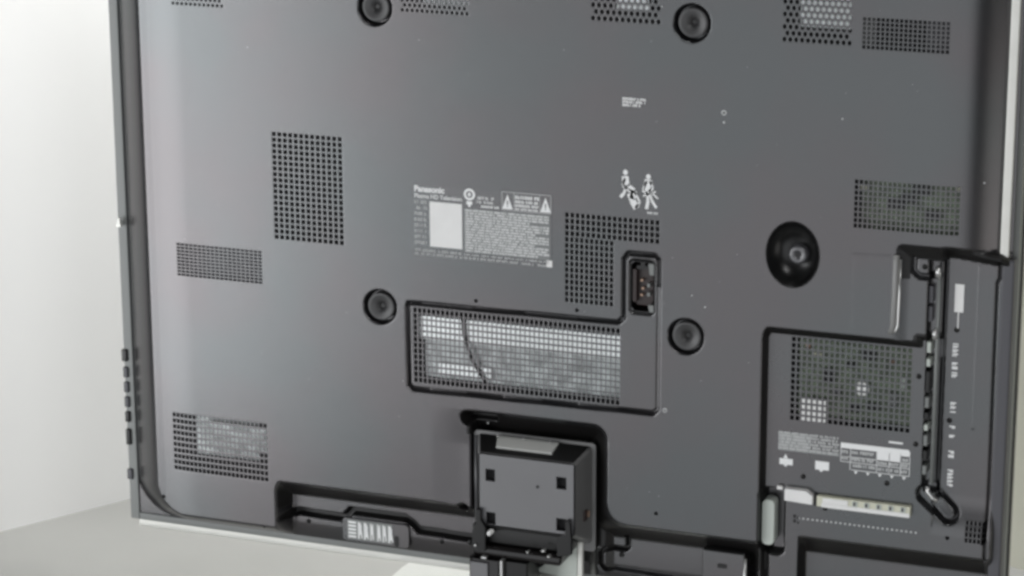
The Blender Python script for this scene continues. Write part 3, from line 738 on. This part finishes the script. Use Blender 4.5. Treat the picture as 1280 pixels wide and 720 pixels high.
q = MB(); q.tube([(0.5565, 0.010, 0.0780), (0.5565, 0.010, 0.0640)], 0.0040, 10); q.build('rail_clip', 'chrome', rail, smooth=True)
q = MB(); q.tube([(0.5555, 0.010, -0.0020), (0.5550, 0.010, -0.0150)], 0.0034, 10); q.build('rail_clip', 'chrome', rail, smooth=True)
for z0, z1, m_ in ((-0.034, -0.020, 'pale'), (-0.052, -0.042, 'pale'), (-0.058, -0.086, 'black'), (-0.106, -0.092, 'bezel'), (-0.122, -0.112, 'black'), (-0.136, -0.128, 'pale'), (-0.156, -0.142, 'bezel'),
                   (-0.176, -0.162, 'black'), (-0.194, -0.182, 'bezel'), (0.052, 0.030, 'bezelside'), (0.026, 0.006, 'bezelside')):
    q = MB(); q.box(0.5455, 0.5505, 0.0120, 0.0300, min(z0, z1), max(z0, z1)); q.build('side_terminal', m_, iopan, bevel=0.0008)

# terminal strips at the lower edge ------------------------------------------------
YI = 0.016
q = MB(); q.prism([(0.3700, -0.2490), (0.4070, -0.2505), (0.4070, -0.2390), (0.3985, -0.2330), (0.3700, -0.2330)], YI-0.010, YI+0.001); q.build('white_terminal', 'paper', iopan, bevel=0.0008)
q = MB(); q.box(0.4120, 0.5330, YI-0.008, YI+0.001, -0.2520, -0.2380); ts = q.build('terminal_strip', 'cream', iopan, bevel=0.0008, label='long cream terminal strip with small square sockets')
q = MB(); q.box(0.4185, 0.5325, YI-0.0092, YI-0.0082, -0.2520, -0.2465); q.build('strip_edge', 'paper', ts)
q = MB(); q.box(0.4200, 0.4530, YI-0.0092, YI-0.0082, -0.2462, -0.2395); q.build('strip_face', 'paper', ts)
for k in range(5):
    x = 0.4620 + 0.0155*k
    q = MB(); q.prism(rrect(x-0.0035, x+0.0035, -0.2460, -0.2392, 0.0012), YI-0.0090, YI-0.0081); s_ = q.build('socket', 'pale', ts)
    q = MB(); q.box(x-0.0020, x+0.0010, YI-0.0096, YI-0.0090, -0.2450, -0.2402); q.build('socket_pin', 'ink', s_)
q = MB(); q.box(0.3590, 0.3660, YI-0.006, YI-0.001, -0.2360, -0.2320); q.build('white_tab', 'paper', iopan)
q = MB(); q.box(0.4072, 0.4118, YI-0.004, YI+0.001, -0.2530, -0.2370); q.build('strip_gap', 'black', iopan)

# terminal panel print ---------------------------------------------------------------
YP = YI-0.0005
q = MB()
for k, z in enumerate(np.arange(-0.1830, -0.1590, 0.0042)):
    glyphs(q, 0.3580, 0.4370, z, 0.0032, YP, lw=0.0010)
q.build('terminal_print', 'dim_print', iopan, kind='stuff')
q = MB(); q.box(0.3580, 0.4000 , YP+0.0001, YP+0.0003, -0.1845, -0.1600); q.box(0.4000, 0.4380, YP+0.0001, YP+0.0003, -0.1845, -0.1800); q.build('print_field', 'grey_print', iopan)
q = MB(); q.box(0.3600, 0.3775, YP, YP+0.0003, -0.2035, -0.1955); q.prism([(0.3650, -0.1950), (0.3710, -0.1950), (0.3680, -0.1890)], YP, YP+0.0003); q.prism([(0.3650, -0.2038), (0.3710, -0.2038), (0.3680, -0.2065)], YP, YP+0.0003); q.build('port_label', 'white', iopan)
q = MB(); q.box(0.4070, 0.4250, YP, YP+0.0003, -0.2050, -0.1935); q.prism([(0.4120, -0.2052), (0.4180, -0.2052), (0.4150, -0.2080)], YP, YP+0.0003); q.build('port_label', 'white', iopan)
q = MB()
q.prism([(0.4395, -0.1720), (0.4395, -0.1650), (0.5270, -0.1650), (0.5290, -0.1690), (0.5290, -0.1740), (0.5170, -0.1740), (0.5170, -0.1835), (0.4870, -0.1835), (0.4870, -0.1720)], YP, YP+0.0003)
q.box(0.5010, 0.5190, YP, YP+0.0003, -0.1585, -0.1560)
for zz in (-0.1835, -0.1905, -0.2005): q.box(0.4395 if zz > -0.195 else 0.4540, 0.5290, YP, YP+0.0003, zz, zz+0.0008)
for xx in (0.4395, 0.4520, 0.4860, 0.5020, 0.5165, 0.5282): q.box(xx, xx+0.0008, YP, YP+0.0003, -0.2005 if xx > 0.45 else -0.1905, -0.1720)
for k in range(5):
    x = 0.4600+0.0155*k; q.prism([(x-0.0025, -0.2015), (x+0.0025, -0.2015), (x, -0.2055)], YP, YP+0.0003)
q.build('terminal_table', 'white', iopan, label='white table of terminal names')
q = MB()
for x0, x1, z in ((0.441, 0.451, -0.1790), (0.441, 0.451, -0.1870), (0.4540, 0.4850, -0.1785), (0.4540, 0.4850, -0.1880), (0.4880, 0.5010, -0.1885), (0.5030, 0.5160, -0.1885), (0.5180, 0.5275, -0.1810), (0.5180, 0.5275, -0.1885),
                  (0.456, 0.484, -0.1960), (0.488, 0.527, -0.1970)):
    glyphs(q, x0, x1, z, 0.0042, YP, lw=0.0012)
q.build('terminal_print', 'dim_print', iopan, kind='stuff')

# side print (reads downwards)
YQ = Hs(0.590, 0.04) - 0.0006
q = MB(); q.box(0.5750, 0.5862, YQ-0.0002, YQ, 0.0180, 0.0540); q.box(0.5795, 0.5810, YQ-0.0002, YQ, -0.0030, 0.0178); q.build('side_label', 'paper', iopan)
YR = Hs(0.585, -0.10) - 0.0006
q = MB()
for z0, z1 in ((-0.044, -0.021), (-0.070, -0.047), (-0.113, -0.099), (-0.136, -0.130), (-0.149, -0.142), (-0.174, -0.163), (-0.2130, -0.1880)):
    glyphs(q, z0, z1, 0.5750, 0.0070, YR, rot=True, lw=0.0018)
q.build('side_print', 'white', iopan, kind='stuff')
# row of small dots and dark slots under the terminal strips
q = MB()
for k in range(26):
    x = 0.3860 + 0.0061*k; q.box(x, x+0.0026, YI-0.0006, YI-0.0002, -0.2750, -0.2728)
q.build('dot_row', 'dim_print', iopan, kind='stuff')
q = MB()
for z in (-0.2745, -0.2810): q.box(0.3800, 0.3835, YI-0.0006, YI-0.0002, z, z+0.0045); q.box(0.3852, 0.3875, YI-0.0006, YI-0.0002, z-0.001, z+0.0020)
q.build('dark_slot', 'black', iopan, kind='stuff')

bpy.context.view_layer.update()
